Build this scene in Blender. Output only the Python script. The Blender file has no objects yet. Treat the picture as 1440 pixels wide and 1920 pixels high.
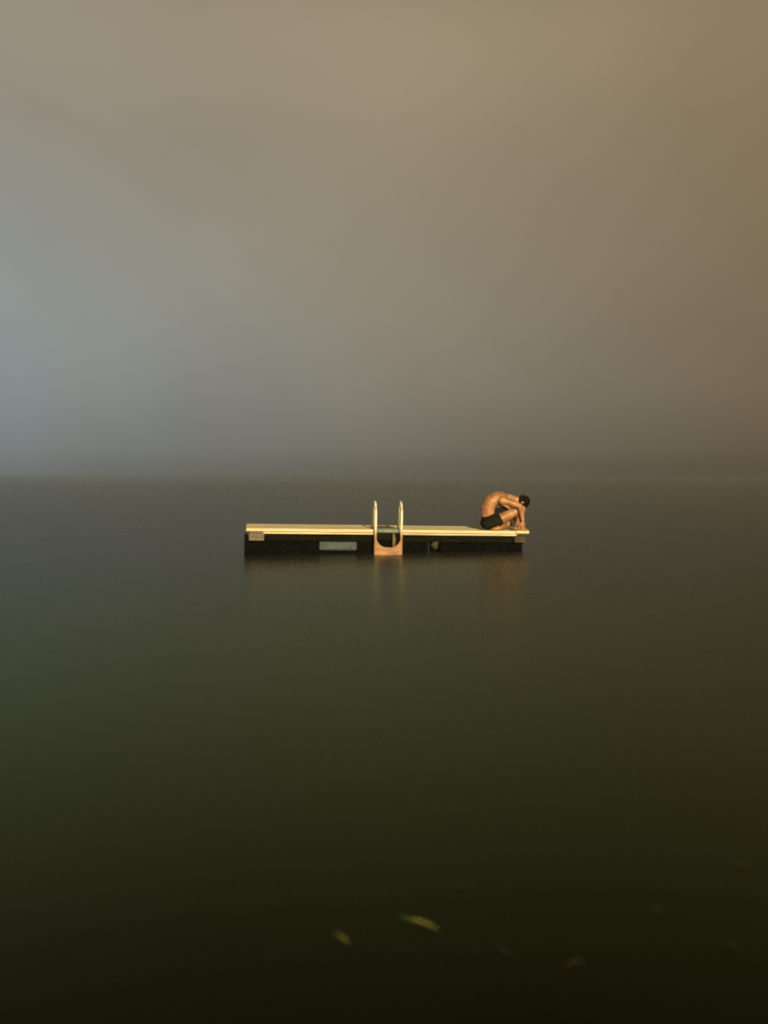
import bpy, bmesh, math, random
from mathutils import Vector, Matrix, noise

random.seed(7)
sc = bpy.context.scene
COL = sc.collection
R = math.radians

# ------------------------------------------------------------------ camera
CAM_H = 1.28
cam_d = bpy.data.cameras.new('camera')
cam = bpy.data.objects.new('camera', cam_d); COL.objects.link(cam)
cam.location = (0, 0, CAM_H)
cam.rotation_euler = (R(90 - 2.48), 0, 0)
cam_d.sensor_fit = 'VERTICAL'; cam_d.sensor_height = 36.0
cam_d.lens = 36.0 * 1500 / 1920
cam_d.clip_start = 0.05; cam_d.clip_end = 9000
cam_d.dof.use_dof = True; cam_d.dof.focus_distance = 13.4; cam_d.dof.aperture_fstop = .95
sc.camera = cam

# ------------------------------------------------------------------ sky: night fog lit from the shore
def lin(c): return tuple(((v/255)/12.92 if v/255 <= .04045 else ((v/255+.055)/1.055)**2.4) for v in c)
SKY = {  # elevation in degrees -> sRGB colour of the glowing fog
 'left':   {0:(111,115,112), 1.7:(121,127,126), 5.5:(134,141,141), 11.1:(143,150,147), 21.5:(146,142,131), 30.5:(143,134,119), 46:(60,51,34), 66:(18,14,8), 90:(10,8,4)},
 'middle': {0:(101,97,85), 1.7:(113,109,97), 5.5:(129,124,111), 11.1:(141,134,118), 21.5:(148,137,116), 30.5:(150,138,114), 46:(60,49,28), 66:(18,14,7), 90:(10,8,4)},
 'right':  {0:(86,76,59), 1.7:(98,86,67), 5.5:(112,99,78), 11.1:(121,106,82), 21.5:(131,115,88), 30.5:(131,113,87), 46:(58,46,25), 66:(18,13,7), 90:(10,8,4)},
}
w = bpy.data.worlds.new('World'); sc.world = w; w.use_nodes = True
nt = w.node_tree; N = nt.nodes; L = nt.links
for n in list(N): N.remove(n)
out = N.new('ShaderNodeOutputWorld'); bg = N.new('ShaderNodeBackground')
L.new(bg.outputs[0], out.inputs[0])
tc = N.new('ShaderNodeTexCoord'); sep = N.new('ShaderNodeSeparateXYZ'); L.new(tc.outputs['Generated'], sep.inputs[0])
ramps = {}
for k, stops in SKY.items():
    r = N.new('ShaderNodeValToRGB'); ramps[k] = r; r.color_ramp.interpolation = 'CARDINAL'
    el = r.color_ramp.elements; items = sorted(stops.items())
    while len(el) < len(items): el.new(0.5)
    for i, (deg, c) in enumerate(items):
        el[i].position = math.sin(R(deg)); el[i].color = (*lin(c), 1)
    L.new(sep.outputs['Z'], r.inputs[0])
def mrange(a, b):
    m = N.new('ShaderNodeMapRange'); m.inputs['From Min'].default_value = a; m.inputs['From Max'].default_value = b
    L.new(sep.outputs['X'], m.inputs['Value']); return m
m1 = mrange(-.41, -.02); m2 = mrange(-.02, .46)
def mixc(f, a, b, mode='MIX'):
    m = N.new('ShaderNodeMix'); m.data_type = 'RGBA'; m.blend_type = mode
    if isinstance(f, (int, float)): m.inputs[0].default_value = f
    else: L.new(f, m.inputs[0])
    L.new(a, m.inputs[6]); L.new(b, m.inputs[7]); return m.outputs[2]
pw1 = N.new('ShaderNodeMath'); pw1.operation = 'POWER'; pw1.inputs[1].default_value = .75; L.new(m1.outputs[0], pw1.inputs[0])
c1 = mixc(pw1.outputs[0], ramps['left'].outputs[0], ramps['middle'].outputs[0])
c2 = mixc(m2.outputs[0], c1, ramps['right'].outputs[0])
nz = N.new('ShaderNodeTexNoise'); nz.inputs['Scale'].default_value = 5; nz.inputs['Detail'].default_value = 3
L.new(tc.outputs['Generated'], nz.inputs['Vector'])
cr = N.new('ShaderNodeMapRange'); cr.inputs['From Min'].default_value = .3; cr.inputs['From Max'].default_value = .7
cr.inputs['To Min'].default_value = .965; cr.inputs['To Max'].default_value = 1.035
L.new(nz.outputs[0], cr.inputs['Value'])
vm = N.new('ShaderNodeVectorMath'); vm.operation = 'SCALE'
L.new(c2, vm.inputs[0]); L.new(cr.outputs[0], vm.inputs['Scale'])
L.new(vm.outputs[0], bg.inputs['Color']); bg.inputs['Strength'].default_value = .785

# ------------------------------------------------------------------ shore light behind the camera
sl = bpy.data.lights.new('sun', 'SUN'); sun = bpy.data.objects.new('sun', sl); COL.objects.link(sun)
sl.energy = 5.0; sl.angle = R(1.0); sl.color = (1.0, 0.82, 0.45)
SUN_EL, SUN_AZ = 17, 12           # azimuth to the right of straight behind the camera
d = Vector((math.sin(R(SUN_AZ))*math.cos(R(SUN_EL)), -math.cos(R(SUN_AZ))*math.cos(R(SUN_EL)), math.sin(R(SUN_EL))))
sun.rotation_euler = d.to_track_quat('Z', 'Y').to_euler()

sc.view_settings.view_transform = 'Standard'; sc.view_settings.look = 'None'
sc.view_settings.exposure = .35; sc.view_settings.gamma = 1; sc.view_settings.use_curve_mapping = False
sc.render.engine = 'CYCLES'
sc.cycles.use_denoising = False
sc.cycles.use_adaptive_sampling = False
sc.cycles.caustics_reflective = False; sc.cycles.caustics_refractive = False
sc.cycles.sample_clamp_indirect = .3; sc.cycles.max_bounces = 6; sc.cycles.volume_bounces = 1
sc.cycles.pixel_filter_type = 'BLACKMAN_HARRIS'; sc.cycles.filter_width = 2.0

# ------------------------------------------------------------------ helpers
def mat(name, base, rough=.6, base2=None, scale=6, stretch=(1,1,1), bump=0, bscale=40, spec=.5, ior=None, metal=0, sss=0, detail=5):
    m = bpy.data.materials.new(name); m.use_nodes = True
    n = m.node_tree.nodes; l = m.node_tree.links; p = n['Principled BSDF']
    p.inputs['Roughness'].default_value = rough; p.inputs['Metallic'].default_value = metal
    p.inputs['Specular IOR Level'].default_value = spec
    if ior: p.inputs['IOR'].default_value = ior
    if sss: p.inputs['Subsurface Weight'].default_value = sss; p.inputs['Subsurface Scale'].default_value = .02
    p.inputs['Base Color'].default_value = (*base, 1)
    t = n.new('ShaderNodeTexCoord'); mp = n.new('ShaderNodeMapping'); mp.inputs['Scale'].default_value = stretch
    oi = n.new('ShaderNodeObjectInfo'); ad = n.new('ShaderNodeVectorMath'); ad.operation = 'ADD'
    sc_ = n.new('ShaderNodeVectorMath'); sc_.operation = 'SCALE'; sc_.inputs[0].default_value = (17, 31, 11)
    l.new(oi.outputs['Random'], sc_.inputs['Scale'])
    l.new(t.outputs['Object'], ad.inputs[0]); l.new(sc_.outputs[0], ad.inputs[1]); l.new(ad.outputs[0], mp.inputs[0])
    if base2:
        z = n.new('ShaderNodeTexNoise'); z.inputs['Scale'].default_value = scale; z.inputs['Detail'].default_value = detail
        l.new(mp.outputs[0], z.inputs['Vector'])
        r = n.new('ShaderNodeValToRGB'); r.color_ramp.elements[0].position = .35; r.color_ramp.elements[1].position = .68
        r.color_ramp.elements[0].color = (*base, 1); r.color_ramp.elements[1].color = (*base2, 1)
        l.new(z.outputs[0], r.inputs[0]); l.new(r.outputs[0], p.inputs['Base Color'])
    if bump:
        z2 = n.new('ShaderNodeTexNoise'); z2.inputs['Scale'].default_value = bscale; z2.inputs['Detail'].default_value = 6
        l.new(mp.outputs[0], z2.inputs['Vector'])
        b = n.new('ShaderNodeBump'); b.inputs['Strength'].default_value = bump; b.inputs['Distance'].default_value = .01
        l.new(z2.outputs[0], b.inputs['Height']); l.new(b.outputs[0], p.inputs['Normal'])
    return m

def link(name, me, m, parent=None, smooth=False):
    o = bpy.data.objects.new(name, me); COL.objects.link(o)
    if m and not me.materials: me.materials.append(m)
    if parent: o.parent = parent
    if smooth:
        for p in me.polygons: p.use_smooth = True
    return o
def tag(o, label, cat, group=None, kind=None):
    if label: o['label'] = label
    if cat: o['category'] = cat
    if group: o['group'] = group
    if kind: o['kind'] = kind
    return o
def bm_mesh(bm, name):
    bmesh.ops.recalc_face_normals(bm, faces=bm.faces)
    me = bpy.data.meshes.new(name); bm.to_mesh(me); bm.free(); return me

def board(name, lo, hi, m, parent, bev=.004, warp=.0, cuts=0, seed=0):
    """a bevelled board between two corners, optionally slightly warped along x"""
    bm = bmesh.new()
    lo = Vector(lo); hi = Vector(hi); c = (lo+hi)/2
    bmesh.ops.create_cube(bm, size=1, matrix=Matrix.Translation(c) @ Matrix.Diagonal((*(hi-lo), 1)))
    if bev:
        bmesh.ops.bevel(bm, geom=list(bm.edges), offset=bev, segments=2, affect='EDGES', profile=.6)
    if cuts:
        es = [e for e in bm.edges if abs((e.verts[0].co-e.verts[1].co).x) > .6*(hi-lo).x]
        bmesh.ops.subdivide_edges(bm, edges=es, cuts=cuts, use_grid_fill=True)
        for v in bm.verts:
            q = noise.noise_vector(Vector((v.co.x*1.3, seed*9.7, 0)))
            v.co.z += q.z*warp; v.co.y += q.y*warp*.6
    return link(name, bm_mesh(bm, name), m, parent)

def tube_mesh(name, pts, rad, seg=12, cap=True):
    """swept tube through points (list of radius or one radius)"""
    bm = bmesh.new(); pts = [Vector(p) for p in pts]
    rr = rad if isinstance(rad, (list, tuple)) else [rad]*len(pts)
    rings = []; up = Vector((1, 0, 0))
    for i, p in enumerate(pts):
        t = (pts[min(i+1, len(pts)-1)] - pts[max(i-1, 0)]).normalized()
        a = up - t*up.dot(t)
        if a.length < .05: a = Vector((0, 1, 0)) - t*t.y
        a.normalize(); b = t.cross(a); up = a
        rings.append([bm.verts.new(p + (a*math.cos(2*math.pi*k/seg) + b*math.sin(2*math.pi*k/seg))*rr[i]) for k in range(seg)])
    for i in range(len(rings)-1):
        for k in range(seg):
            bm.faces.new((rings[i][k], rings[i][(k+1) % seg], rings[i+1][(k+1) % seg], rings[i+1][k]))
    if cap: bm.faces.new(rings[0]); bm.faces.new(rings[-1])
    return bm_mesh(bm, name)

# ------------------------------------------------------------------ materials
M = {}
M['wood'] = mat('deck_wood', (.56, .44, .25), .6, (.72, .60, .37), 3, (.6, 9, 9), .25, 30)
M['trim'] = mat('trim_wood', (.48, .35, .18), .55, (.76, .64, .42), 3, (.5, 14, 14), .25, 30)
M['block'] = mat('block_wood', (.10, .075, .045), .75, (.17, .13, .08), 8, (.8, 4, 4), .3, 40)
M['endblock'] = mat('darker_block_wood', (.045, .030, .014), .8, (.08, .055, .028), 8, (.8, 4, 4), .3, 40, spec=.2)  # darker tone of the block wood, used at the right end
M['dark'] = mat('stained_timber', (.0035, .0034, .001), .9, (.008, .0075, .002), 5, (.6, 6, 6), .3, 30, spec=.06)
M['float'] = mat('black_plastic', (.0012, .0012, .0012), .9, (.0022, .002, .0016), 4, spec=.04)
M['rubber'] = mat('grey_mat', (.17, .20, .16), .75, (.23, .26, .21), 20, bump=.3, bscale=120)
M['metal'] = mat('ladder_paint', (.80, .76, .58), .42, (.70, .62, .42), 14, bump=.05)
lm = M['metal'].node_tree; ln, ll = lm.nodes, lm.links; lp = ln['Principled BSDF']
lt = ln.new('ShaderNodeTexCoord'); ls = ln.new('ShaderNodeSeparateXYZ'); ll.new(lt.outputs['Object'], ls.inputs[0])
lz = ln.new('ShaderNodeTexNoise'); lz.inputs['Scale'].default_value = 18; ll.new(lt.outputs['Object'], lz.inputs['Vector'])
la = ln.new('ShaderNodeMath'); la.operation = 'MULTIPLY_ADD'; la.inputs[1].default_value = .16; ll.new(lz.outputs[0], la.inputs[0]); ll.new(ls.outputs['Z'], la.inputs[2])
lr = ln.new('ShaderNodeMapRange'); lr.inputs['From Min'].default_value = .38; lr.inputs['From Max'].default_value = .53; ll.new(la.outputs[0], lr.inputs['Value'])
lx = ln.new('ShaderNodeMix'); lx.data_type = 'RGBA'; lx.inputs[6].default_value = (.34, .19, .085, 1)
ll.new(lr.outputs[0], lx.inputs[0]); ll.new(lp.inputs['Base Color'].links[0].from_socket, lx.inputs[7]); ll.new(lx.outputs[2], lp.inputs['Base Color'])
M['step'] = mat('step_wood', (.22, .095, .038), .6, (.42, .20, .085), 7, (1, 3, 3), .25, 40)
M['grey'] = mat('grey_plastic', (.034, .044, .048), .85, (.07, .088, .098), 9, bump=.2, bscale=20)
M['olive_rope'] = mat('dark_olive_rope', (.030, .030, .007), .9, (.055, .05, .014), 40)  # darker, greener tone than the other rope
M['rope'] = mat('rope', (.10, .08, .022), .9, (.19, .135, .04), 60)
M['skin'] = mat('skin', (.25, .105, .040), .5, (.48, .225, .092), 7, sss=.12, bump=.05, bscale=60)
M['hair'] = mat('hair', (.0012, .001, .001), .8, (.003, .0022, .002), 30, spec=.1)
M['cloth'] = mat('swim_cloth', (.007, .0075, .007), .9, (.012, .012, .010), 12, bump=.3, bscale=40, spec=.08)
M['eye'] = mat('eye_white', (.7, .66, .6), .3)
M['leaf'] = mat('dead_leaf', (.20, .195, .03), .6, (.42, .41, .10), 14)
M['leaf_dull'] = mat('brown_leaf', (.035, .028, .008), .6, (.085, .07, .02), 14)

# ------------------------------------------------------------------ water (calm lake)
wm = bpy.data.materials.new('lake_water'); wm.use_nodes = True
n = wm.node_tree.nodes; l = wm.node_tree.links; n.remove(n['Principled BSDF'])
fr = n.new('ShaderNodeFresnel'); fr.inputs['IOR'].default_value = 1.18
def wmath(op, a, b):
    q = n.new('ShaderNodeMath'); q.operation = op
    for k, v in enumerate((a, b)):
        if isinstance(v, (int, float)): q.inputs[k].default_value = v
        else: l.new(v, q.inputs[k])
    return q.outputs[0]
# small unresolved waves keep the grazing reflectance well below a mirror's
refl = wmath('DIVIDE', wmath('MULTIPLY', fr.outputs[0], 1.95), wmath('ADD', wmath('MULTIPLY', fr.outputs[0], 4.0), 1.0))
tint = n.new('ShaderNodeValToRGB'); te = tint.color_ramp.elements
te[0].position = .03; te[0].color = (.84, 1, .52, 1); te[1].position = .5; te[1].color = (.93, .985, .96, 1)
l.new(fr.outputs[0], tint.inputs[0])
di = n.new('ShaderNodeBsdfDiffuse'); gl = n.new('ShaderNodeBsdfGlossy'); mx = n.new('ShaderNodeMixShader')
gl.distribution = 'GGX'; gl.inputs['Roughness'].default_value = .28; l.new(tint.outputs[0], gl.inputs['Color'])
l.new(refl, mx.inputs[0]); l.new(di.outputs[0], mx.inputs[1]); l.new(gl.outputs[0], mx.inputs[2])
l.new(mx.outputs[0], n['Material Output'].inputs['Surface'])
t = n.new('ShaderNodeTexCoord')
z = n.new('ShaderNodeTexNoise'); z.inputs['Scale'].default_value = .9; z.inputs['Detail'].default_value = 4; l.new(t.outputs['Object'], z.inputs['Vector'])
r = n.new('ShaderNodeValToRGB'); e = r.color_ramp.elements
e[0].position = .36; e[0].color = (.0008, .0015, .00005, 1); e[1].position = .66; e[1].color = (.0018, .0013, .00005, 1)
l.new(z.outputs[0], r.inputs[0]); l.new(r.outputs[0], di.inputs['Color'])
z2 = n.new('ShaderNodeTexNoise'); z2.inputs['Scale'].default_value = 2.2; z2.inputs['Detail'].default_value = 3
l.new(t.outputs['Object'], z2.inputs['Vector'])
b = n.new('ShaderNodeBump'); b.inputs['Strength'].default_value = .10; b.inputs['Distance'].default_value = .05
l.new(z2.outputs[0], b.inputs['Height']); l.new(b.outputs[0], gl.inputs['Normal'])
bm = bmesh.new()
xs = [-1500, -400, -100, -30, -10, 0, 10, 30, 100, 400, 1500]
g = {(i, j): bm.verts.new((x, y, 0)) for i, x in enumerate(xs) for j, y in enumerate(xs)}
for i in range(len(xs)-1):
    for j in range(len(xs)-1):
        bm.faces.new((g[i, j], g[i+1, j], g[i+1, j+1], g[i, j+1]))
water = tag(link('water', bm_mesh(bm, 'water'), wm), 'calm dark lake water fading into night fog', 'water', kind='structure')

# ------------------------------------------------------------------ swim raft
raft = bpy.data.objects.new('swim_raft', None); COL.objects.link(raft)
YAW, ROLL = R(9), R(1.2)
raft.location = (.05, 13.25, 0); raft.rotation_euler = (0, ROLL, YAW)
tag(raft, 'long low wooden swimming raft with a ladder floating on the foggy lake', 'raft')
X0, X1, DEPTH, ZT = -2.31, 2.45, 1.30, .412       # left end, right end, depth, deck height
RL, RR = -.207, .226                              # ladder rails
PT = .048                                         # plank thickness
# lengthwise planks, a cross plank at the right end
NP = 9; pw = DEPTH/NP
XE = X1 - .225
for i in range(NP):
    y0 = i*pw
    if i == 0:
        board('plank', (X0, y0, ZT-PT), (RL-.03, y0+pw-.007, ZT), M['wood'], raft, .008, .003, 5, 1)
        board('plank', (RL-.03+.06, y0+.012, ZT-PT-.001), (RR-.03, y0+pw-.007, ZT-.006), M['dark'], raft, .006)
        board('plank', (RR+.03, y0, ZT-PT), (XE-.004, y0+pw-.007, ZT), M['wood'], raft, .008, .003, 5, 2)
    else:
        board('plank', (X0+random.uniform(-.008, .006), y0, ZT-PT), (XE-.004, y0+pw-.007, ZT+random.uniform(-.002, .002)), M['wood'], raft, .006, .003, 6, i+3)
board('end_plank', (XE, -.012, ZT-PT+.006), (X1, DEPTH, ZT+.008), M['wood'], raft, .012)
# lower rub rail along the front, in two lengths, ending in a slanted cut on the right
TZ0, TZ1 = ZT-PT-.036, ZT-PT-.008
board('rub_rail', (X0+.27, -.004, TZ0), (RL-.03, .045, TZ1), M['trim'], raft, .006, .002, 4, 21)
rr = board('rub_rail', (RR+.03, -.004, TZ0), (XE+.01, .045, TZ1), M['trim'], raft, .006, .002, 4, 22)
for v in rr.data.vertices:
    if v.co.x > XE-.05: v.co.x += (v.co.z-TZ0)*1.6 - .03
board('rub_rail', (X0+.06, .004, TZ0), (X0+.266, .045, TZ1-.004), M['block'], raft, .004)
# frame under the deck
FZ0, FZ1 = TZ0-.122, TZ0-.004
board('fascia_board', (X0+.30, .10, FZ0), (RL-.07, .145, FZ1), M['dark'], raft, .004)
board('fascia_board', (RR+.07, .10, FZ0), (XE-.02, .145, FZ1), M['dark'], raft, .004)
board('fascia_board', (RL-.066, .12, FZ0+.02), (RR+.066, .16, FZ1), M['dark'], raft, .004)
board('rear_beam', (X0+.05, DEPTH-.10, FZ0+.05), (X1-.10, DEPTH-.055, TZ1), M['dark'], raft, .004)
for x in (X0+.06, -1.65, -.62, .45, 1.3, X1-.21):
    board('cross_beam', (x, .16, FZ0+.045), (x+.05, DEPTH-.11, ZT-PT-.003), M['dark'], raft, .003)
board('corner_block', (X0+.045, .025, FZ0+.006), (X0+.285, .13, FZ1-.002), M['block'], raft, .006)
board('corner_block', (XE-.01, .04, FZ0+.01), (X1-.045, .13, FZ1-.002), M['endblock'], raft, .006)
# black floats, rounded drums with gaps one can look through
def float_box(x0, x1, y0, y1, z1):
    return board('float', (x0, y0, -.14), (x1, y1, z1), M['float'], raft, .022)
for x0, x1 in ((X0+.0, -1.125), (-.475, -.19), (-.17, .27), (.285, .735), (.95, X1-.05)):
    float_box(x0 if x0 > X0 else X0+.012, x1, .16, .66, FZ0-.004)
    float_box(x0+.02, x1-.02, .68, DEPTH-.07, FZ0-.004)
board('float', (-1.12, .17, -.14), (-.48, .64, .045), M['float'], raft, .015)
gf = board('float', (-1.115, .155, .047), (-.485, .60, FZ0-.003), M['grey'], raft, .035)
gf['label'] = 'pale grey float block in the row of black floats'
board('side_bumper', (X0-.028, .01, -.06), (X0+.028, .12, TZ0-.006), M['float'], raft, .012)
# grey rubber mat draped over the front edge between the rails
bm = bmesh.new()
prof = [(.95, ZT+.004), (.30, ZT+.005), (.02, ZT+.005), (.002, ZT-.001), (-.006, ZT-.012), (-.007, ZT-.050),
        (-.001, ZT-.050), (.0, ZT-.014), (.006, ZT-.004), (.02, ZT-.002), (.30, ZT-.002), (.95, ZT-.002)]
XM = (RL+.028, 0.02, .12, RR-.028)
ring = [[bm.verts.new((x, y, zz)) for x in XM] for (y, zz) in prof]
for q in range(len(ring)):
    a, c_ = ring[q], ring[(q+1) % len(ring)]
    for k in range(3): bm.faces.new((a[k], a[k+1], c_[k+1], c_[k]))
bm.faces.new([r_[0] for r_ in ring]); bm.faces.new([r_[3] for r_ in ring])
link('step_mat', bm_mesh(bm, 'step_mat'), M['rubber'], raft, True)
# ladder: two bent rails with flanges, wooden steps
def rail_pts():
    P = [(0, -.055, -.55), (0, -.055, -.2), (0, -.055, .1), (0, -.05, ZT), (0, -.045, ZT+.27), (0, -.035, ZT+.37)]
    cx, cz, rad = .105, ZT+.352, .135
    for k in range(0, 9):
        a = math.pi - math.pi*k/8
        P.append((0, cx+rad*math.cos(a)*1.0, cz+rad*.8*math.sin(a)))
    P += [(0, .245, ZT+.2), (0, .25, ZT+.004)]
    return P
rail_me = tube_mesh('ladder_rail', rail_pts(), [.020]*5+[.018]+[.016]*9+[.017, .018], 14)
fl = bmesh.new(); bmesh.ops.create_cone(fl, cap_ends=True, segments=20, radius1=.05, radius2=.044, depth=.012)
fl_me = bm_mesh(fl, 'rail_flange')
for x in (RL, RR):
    ra = link('ladder_rail', rail_me, M['metal'], raft, True); ra.location.x = x
    f = link('rail_flange', fl_me, M['metal'], ra); f.location = (0, .25, ZT+.011)
def curved_step(zc, h_side, h_mid, y):
    bm = bmesh.new(); nseg = 16; fr = []
    for k in range(nseg+1):
        u = -1 + 2*k/nseg
        x = RL + (RR-RL)*(u+1)/2
        top = h_mid + (h_side-h_mid)*abs(u)**3.2
        fr.append((x, zc, zc+top))
    F = [[bm.verts.new((x, yy, zz)) for (x, z0, z1) in fr for zz in (z0, z1)] for yy in (y, y+.05)]
    n_ = len(fr)
    for k in range(n_-1):
        i = 2*k
        bm.faces.new((F[0][i], F[0][i+2], F[0][i+3], F[0][i+1])); bm.faces.new((F[1][i+1], F[1][i+3], F[1][i+2], F[1][i]))
        bm.faces.new((F[0][i+1], F[0][i+3], F[1][i+3], F[1][i+1])); bm.faces.new((F[0][i], F[1][i], F[1][i+2], F[0][i+2]))
    for k in (0, 2*(n_-1)): bm.faces.new((F[0][k], F[0][k+1], F[1][k+1], F[1][k]))
    return link('ladder_step', bm_mesh(bm, 'ladder_step'), M['step'], raft)
curved_step(-.03, .31, .15, -.085)
board('ladder_step', (RL, -.10, -.33), (RR, -.02, -.29), M['step'], raft, .006)
# short knotted rope hanging under the mat
P = [(.10, -.012, ZT-.055), (.103, -.03, ZT-.10), (.108, -.036, ZT-.16), (.104, -.04, ZT-.22), (.10, -.042, ZT-.30)]
link('mooring_rope', tube_mesh('mooring_rope', P, [.012, .022, .030, .026, .016], 10), M['rope'], raft, True)

P = [(.80, .085, FZ0-.01), (.815, .075, FZ0-.03), (.83, .07, FZ0-.075), (.835, .072, FZ0-.12)]
link('mooring_rope', tube_mesh('mooring_rope', P, [.03, .085, .05, .03], 10), M['olive_rope'], raft, True)

# ------------------------------------------------------------------ person sitting at the right end
person = bpy.data.objects.new('person', None); COL.objects.link(person)
raft_m = Matrix.Translation(raft.location) @ raft.rotation_euler.to_matrix().to_4x4()
person.matrix_world = raft_m @ Matrix.Translation((2.025, .24, ZT+.002)) @ Matrix.Scale(1.08, 4)
tag(person, 'bare-backed person in dark swimwear hunched over one raised knee on the raft end', 'person')

def capsule(bm, a, b, ra, rb, seg=14):
    a = Vector(a); b = Vector(b); t = (b-a); Ln = t.length; t.normalize()
    u = t.orthogonal().normalized(); v = t.cross(u)
    prof = []
    for k in range(1, 5): q = math.pi/2*k/5; prof.append((-ra*math.cos(q), ra*math.sin(q)))
    for k in range(0, 7): prof.append((Ln*k/6, ra+(rb-ra)*k/6))
    for k in range(1, 5): q = math.pi/2*k/5; prof.append((Ln+rb*math.sin(q), rb*math.cos(q)))
    rings = [[bm.verts.new(a+t*h+(u*math.cos(2*math.pi*i/seg)+v*math.sin(2*math.pi*i/seg))*r_) for i in range(seg)] for h, r_ in prof]
    for p0, p1 in zip(rings, rings[1:]):
        for i in range(seg): bm.faces.new((p0[i], p0[(i+1) % seg], p1[(i+1) % seg], p1[i]))
    s = bm.verts.new(a-t*ra); e_ = bm.verts.new(b+t*rb)
    for i in range(seg):
        bm.faces.new((s, rings[0][(i+1) % seg], rings[0][i])); bm.faces.new((e_, rings[-1][i], rings[-1][(i+1) % seg]))
def chain(bm, pts, seg=14):
    for (a, ra), (b, rb) in zip(pts, pts[1:]): capsule(bm, a, b, ra, rb, seg)
def ellipsoid(bm, mtx, rx, ry, rz, seg=20):
    bmesh.ops.create_uvsphere(bm, u_segments=seg, v_segments=seg//2+2, radius=1, matrix=mtx @ Matrix.Diagonal((rx, ry, rz, 1)))
def remeshed(bm, name, m, parent, vox=.008, it=4):
    me = bm_mesh(bm, name+'_raw')
    o = bpy.data.objects.new(name+'_raw', me); COL.objects.link(o)
    md = o.modifiers.new('r', 'REMESH'); md.mode = 'VOXEL'; md.voxel_size = vox; md.use_smooth_shade = True
    sm = o.modifiers.new('s', 'SMOOTH'); sm.factor = .5; sm.iterations = it
    dg = bpy.context.evaluated_depsgraph_get(); dg.update()
    res = bpy.data.meshes.new_from_object(o.evaluated_get(dg)); res.name = name
    bpy.data.objects.remove(o); bpy.data.meshes.remove(me)
    res.materials.clear()
    return link(name, res, m, parent, True)
def frame(o, xdir, zdir):
    z_ = Vector(zdir).normalized(); x_ = Vector(xdir); x_ = (x_-z_*x_.dot(z_)).normalized(); y_ = z_.cross(x_)
    return Matrix(((x_.x, y_.x, z_.x, o[0]), (x_.y, y_.y, z_.y, o[1]), (x_.z, y_.z, z_.z, o[2]), (0, 0, 0, 1)))

b_ = bmesh.new()
# torso: rounded back, seen from its right side (towards the camera)
sp = [((-.15, 0, .125), .118, .150), ((-.215, 0, .23), .110, .135), ((-.235, 0, .34), .108, .138), ((-.185, 0, .445), .108, .155), ((-.085, 0, .515), .100, .165), ((.015, 0, .535), .080, .150)]
for (c0, d0, w0), (c1, d1, w1) in zip(sp, sp[1:]):
    for q in (0, .34, .67):
        c = Vector(c0).lerp(Vector(c1), q); dd = d0+(d1-d0)*q; ww = w0+(w1-w0)*q
        ellipsoid(b_, frame(c, (0, 1, 0), Vector(c1)-Vector(c0)), ww, dd, .09)
# buttocks, shoulder blades
for s in (-1, 1):
    ellipsoid(b_, Matrix.Translation((-.20, s*.075, .105)), .11, .09, .10)
    ellipsoid(b_, frame((-.125, s*.085, .525), (0, 1, 0), (.9, 0, .35)), .062, .055, .10)
# neck and head
chain(b_, [((0, 0, .53), .062), ((.14, 0, .52), .055), ((.27, 0, .475), .056)])
HC = Vector((.338, 0, .437)); UPV = Vector((.92, 0, .02)).normalized(); FACE = Vector((.2, 0, -.98)).normalized()
HM = frame(HC, FACE, UPV)      # head frame: x = face direction, z = top of head
ellipsoid(b_, HM @ Matrix.Translation((-.01, 0, .025)), .095, .076, .092)
ellipsoid(b_, HM @ Matrix.Translation((.028, 0, -.045)), .062, .058, .072)
ellipsoid(b_, HM @ Matrix.Translation((.072, 0, -.092)), .020, .024, .018)      # chin
ellipsoid(b_, HM @ Matrix.Translation((.093, 0, -.018)), .017, .012, .026)      # nose
ellipsoid(b_, HM @ Matrix.Translation((.083, 0, -.062)), .012, .024, .008)      # lips
ellipsoid(b_, HM @ Matrix.Translation((.078, 0, .022)), .014, .045, .010)       # brow
for s in (-1, 1):
    ellipsoid(b_, HM @ Matrix.Translation((-.012, s*.078, -.012)), .020, .010, .032)   # ears
# arms
def hand(wrist, palm_dir, normal, side):
    wv = Vector(wrist); pdv = Vector(palm_dir).normalized(); nv = Vector(normal); nv = (nv-pdv*nv.dot(pdv)).normalized()
    lat = pdv.cross(nv)*side
    pc = wv+pdv*.05
    m_ = Matrix(((pdv.x, lat.x, nv.x, pc.x), (pdv.y, lat.y, nv.y, pc.y), (pdv.z, lat.z, nv.z, pc.z), (0, 0, 0, 1)))
    ellipsoid(b_, m_, .055, .042, .018, 14)
    for k, ln in enumerate((.066, .076, .070, .054)):
        base = wv+pdv*.088+lat*(.030-.020*k)
        a1 = base+(pdv*.9-nv*.3).normalized()*ln*.5
        a2 = a1+(pdv*.5-nv*.8).normalized()*ln*.32
        a3 = a2+(pdv*.0-nv*1.).normalized()*ln*.25
        chain(b_, [(base, .0095), (a1, .009), (a2, .0082), (a3, .0075)], 8)
    t0 = wv+pdv*.03+lat*.036
    t1 = t0+(pdv*.5+lat*.7-nv*.3).normalized()*.042
    t2 = t1+(pdv*.8-nv*.5).normalized()*.03
    chain(b_, [(t0, .013), (t1, .011), (t2, .0095)], 8)
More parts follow.
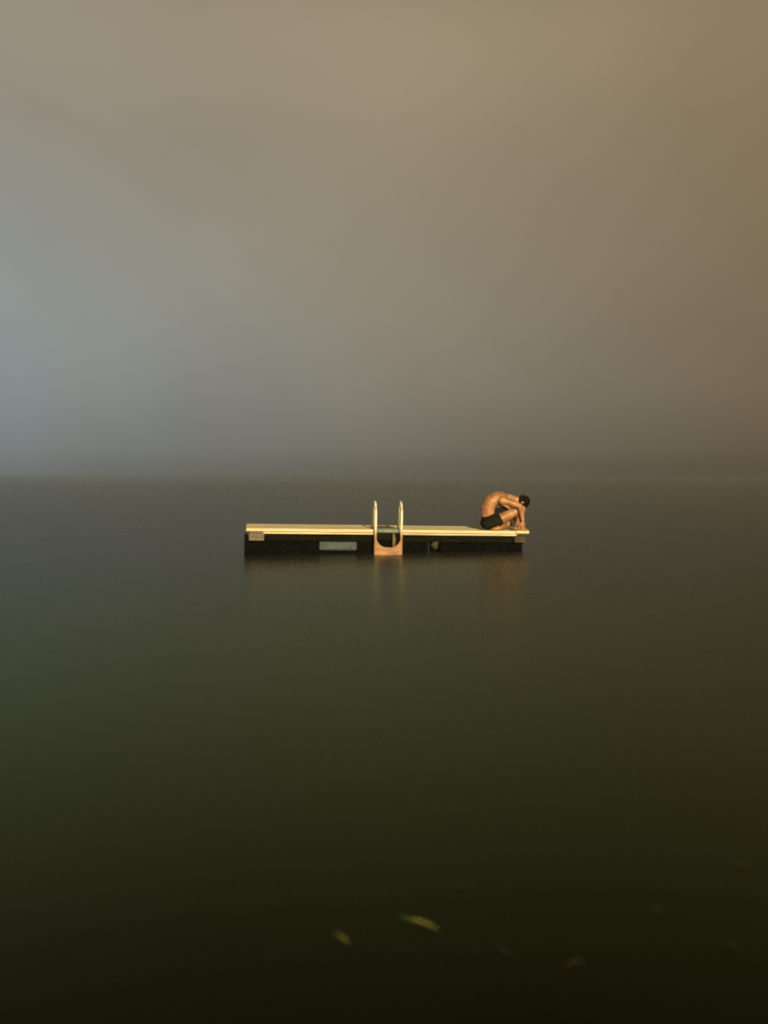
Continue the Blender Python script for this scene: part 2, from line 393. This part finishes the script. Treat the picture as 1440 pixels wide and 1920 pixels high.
# near (right) arm along the knee, far (left) arm reaching the shin
chain(b_, [((-.04, -.165, .475), .070), ((.00, -.185, .465), .058), ((.17, -.225, .415), .047), ((.225, -.23, .395), .043)])
chain(b_, [((.225, -.23, .395), .043), ((.255, -.232, .31), .041), ((.283, -.225, .165), .027)])
hand((.284, -.224, .155), (.10, .02, -1), (.3, -1, 0), 1)
chain(b_, [((-.02, .165, .475), .068), ((.03, .185, .455), .056), ((.21, .22, .28), .045)])
chain(b_, [((.21, .22, .28), .044), ((.26, .16, .20), .040), ((.33, .06, .045), .028)])
hand((.335, .052, .030), (.75, -.6, -.08), (0, 0, 1), -1)
# near leg: knee raised, shin upright
chain(b_, [((-.14, -.095, .14), .098), ((.02, -.115, .215), .082), ((.22, -.12, .31), .062), ((.295, -.12, .345), .058)], 18)
chain(b_, [((.300, -.12, .34), .056), ((.280, -.12, .25), .056), ((.245, -.12, .14), .040), ((.225, -.12, .065), .033)], 16)
FA = Vector((.222, -.12, .04)); FD = Vector((.62, -.75, 0)).normalized(); FS = Vector((.75, .62, 0)).normalized()
def fp(u, v, zz): q = FA + FD*u + FS*v; return (q.x, q.y, zz)
chain(b_, [(fp(-.03, 0, .036), .034), (fp(.035, 0, .042), .034), (fp(.10, 0, .026), .026), (fp(.14, 0, .018), .019)], 12)
for k in range(5): chain(b_, [(fp(.135, (k-2)*.0125, .017), .011), (fp(.172-abs(k-3)*.006, (k-2)*.0145, .012), .0095-.0008*(4-k))], 8)
# far leg folded flat on the deck, shin crossing in front of the seat
chain(b_, [((-.14, .095, .13), .098), ((.02, .20, .115), .082), ((.20, .24, .085), .062)], 18)
chain(b_, [((.20, .24, .080), .058), ((.10, .12, .068), .055), ((-.02, -.06, .052), .038), ((-.06, -.13, .045), .033)], 16)
chain(b_, [((-.05, -.12, .040), .034), ((-.10, -.17, .036), .032), ((-.17, -.20, .026), .024), ((-.20, -.21, .020), .019)], 12)
for k in range(5): chain(b_, [((-.195, -.232+k*.011, .017), .011), ((-.232, -.238+k*.013, .013), .009)], 8)
body = remeshed(b_, 'body', M['skin'], person, .0066, 4)

# dark swim shorts over hips and upper thighs, plus a dark fill in the lap
s_ = bmesh.new()
ellipsoid(s_, frame((-.165, 0, .13), (0, 1, 0), (-.4, 0, 1)), .178, .142, .125)
ellipsoid(s_, frame((-.21, 0, .215), (0, 1, 0), (-.4, 0, 1)), .152, .124, .06)
for s in (-1, 1): ellipsoid(s_, Matrix.Translation((-.20, s*.08, .108)), .124, .10, .107)
chain(s_, [((-.13, -.095, .145), .112), ((-.09, -.100, .160), .108)], 18)
chain(s_, [((-.14, .0, .24), .10), ((.07, .03, .305), .062)], 18)  # dark bulge added to stand in for shade between belly and thigh
chain(s_, [((-.13, .095, .14), .108), ((.02, .20, .122), .098)], 18)
remeshed(s_, 'swim_shorts', M['cloth'], person, .010, 3)

# short dark tousled hair
h_ = bmesh.new()
ellipsoid(h_, HM @ Matrix.Translation((-.022, 0, .034)), .100, .093, .097, 24)
ellipsoid(h_, HM @ Matrix.Translation((-.042, 0, -.012)), .066, .088, .084, 20)
rnd = random.Random(3)
for k in range(130):
    th = rnd.uniform(0, 2*math.pi); ph = rnd.uniform(0, 1)
    q = Vector((-.25-.75*ph*abs(math.cos(th)) if rnd.random() < .6 else .25*math.cos(th), math.sin(th), rnd.uniform(-.5, 1))).normalized()
    base = Vector((-.024+q.x*.090, q.y*.080, .034+q.z*.086))
    tip = base+q*rnd.uniform(.012, .026)+Vector((rnd.uniform(-.012, .012), rnd.uniform(-.012, .012), -.012))
    chain(h_, [(HM @ base, .011), (HM @ tip, .005)], 6)
remeshed(h_, 'hair', M['hair'], person, .006, 1)
for s in (-1, 1):
    e_ = bmesh.new(); ellipsoid(e_, HM @ Matrix.Translation((.074, s*.030, .004)), .012, .013, .010, 12)
    link('eye', bm_mesh(e_, 'eye'), M['eye'], person, True)

# ------------------------------------------------------------------ pale fallen leaves on the near water
def leaf(px, py, ang, ln, wd, m, label, curl=.2):
    bm = bmesh.new(); nx, ny = 9, 4; G = []
    for i in range(nx+1):
        u = i/nx; hw = wd*.5*(math.sin(math.pi*u**1.3))**1.3 + .0006
        row = []
        for j in range(ny+1):
            v = -1+2*j/ny
            row.append(bm.verts.new(((u-.5)*ln, hw*v+.08*ln*math.sin(u*2.6), .004+abs(v)*hw*curl*1.3+curl*.16*ln*(u-.4)**2)))
        G.append(row)
    for i in range(nx):
        for j in range(ny): bm.faces.new((G[i][j], G[i+1][j], G[i+1][j+1], G[i][j+1]))
    bmesh.ops.solidify(bm, geom=bm.faces[:], thickness=.0012)
    o = link('fallen_leaf', bm_mesh(bm, 'fallen_leaf'), m, None, True)
    o.location = (px, py, .003); o.rotation_euler = (R(18), 0, ang)
    return tag(o, label, 'leaf', 'pale leaves on the dark water near the shore')
leaf(0.101, 2.227, -0.63, 0.140, 0.010, M['leaf'], 'brightest pale yellow leaf, long and narrow, on dark near water below the raft')
leaf(-0.117, 2.156, -0.95, 0.075, 0.007, M['leaf'], 'short dim yellow leaf just left of the brightest one on the near water')
leaf(0.236, 2.446, -0.61, 0.046, 0.007, M['leaf_dull'], 'tiny faint leaf on dark water, above and right of the brightest leaf')
leaf(0.316, 2.106, -1.08, 0.072, 0.010, M['leaf_dull'], 'dull brown leaf to the right of and below the brightest yellow leaf')
leaf(0.500, 2.044, 0.30, 0.055, 0.010, M['leaf_dull'], 'dull brownish leaf lowest of all, near the bottom edge of the water')
leaf(0.942, 2.121, -1.00, 0.064, 0.010, M['leaf_dull'], 'dim brown leaf at the lower right edge of the dark water')
leaf(1.169, 2.584, -0.91, 0.073, 0.010, M['leaf_dull'], 'faint leaf farthest out on the right, above the other right-hand leaf')
leaf(0.804, 2.301, -0.73, 0.056, 0.010, M['leaf_dull'], 'faint leaf between the lowest brown leaf and the farthest right one')
# ------------------------------------------------------------------ night fog
bm = bmesh.new(); lo = Vector((-1560, -1560, -1.0)); hi = Vector((1560, 1560, 1.75))
bmesh.ops.create_cube(bm, size=1, matrix=Matrix.Translation((lo+hi)/2) @ Matrix.Diagonal((*(hi-lo), 1)))
hm = bpy.data.materials.new('fog'); hm.use_nodes = True; hn = hm.node_tree.nodes; hl = hm.node_tree.links
hn.remove(hn['Principled BSDF'])
pv = hn.new('ShaderNodeVolumePrincipled'); pv.inputs['Color'].default_value = (.86, .87, .86, 1)
pv.inputs['Density'].default_value = .0035; pv.inputs['Anisotropy'].default_value = .9
hl.new(pv.outputs[0], hn['Material Output'].inputs['Volume'])
tag(link('haze', bm_mesh(bm, 'haze'), hm), 'thin night fog lying over the lake', 'fog', kind='stuff')
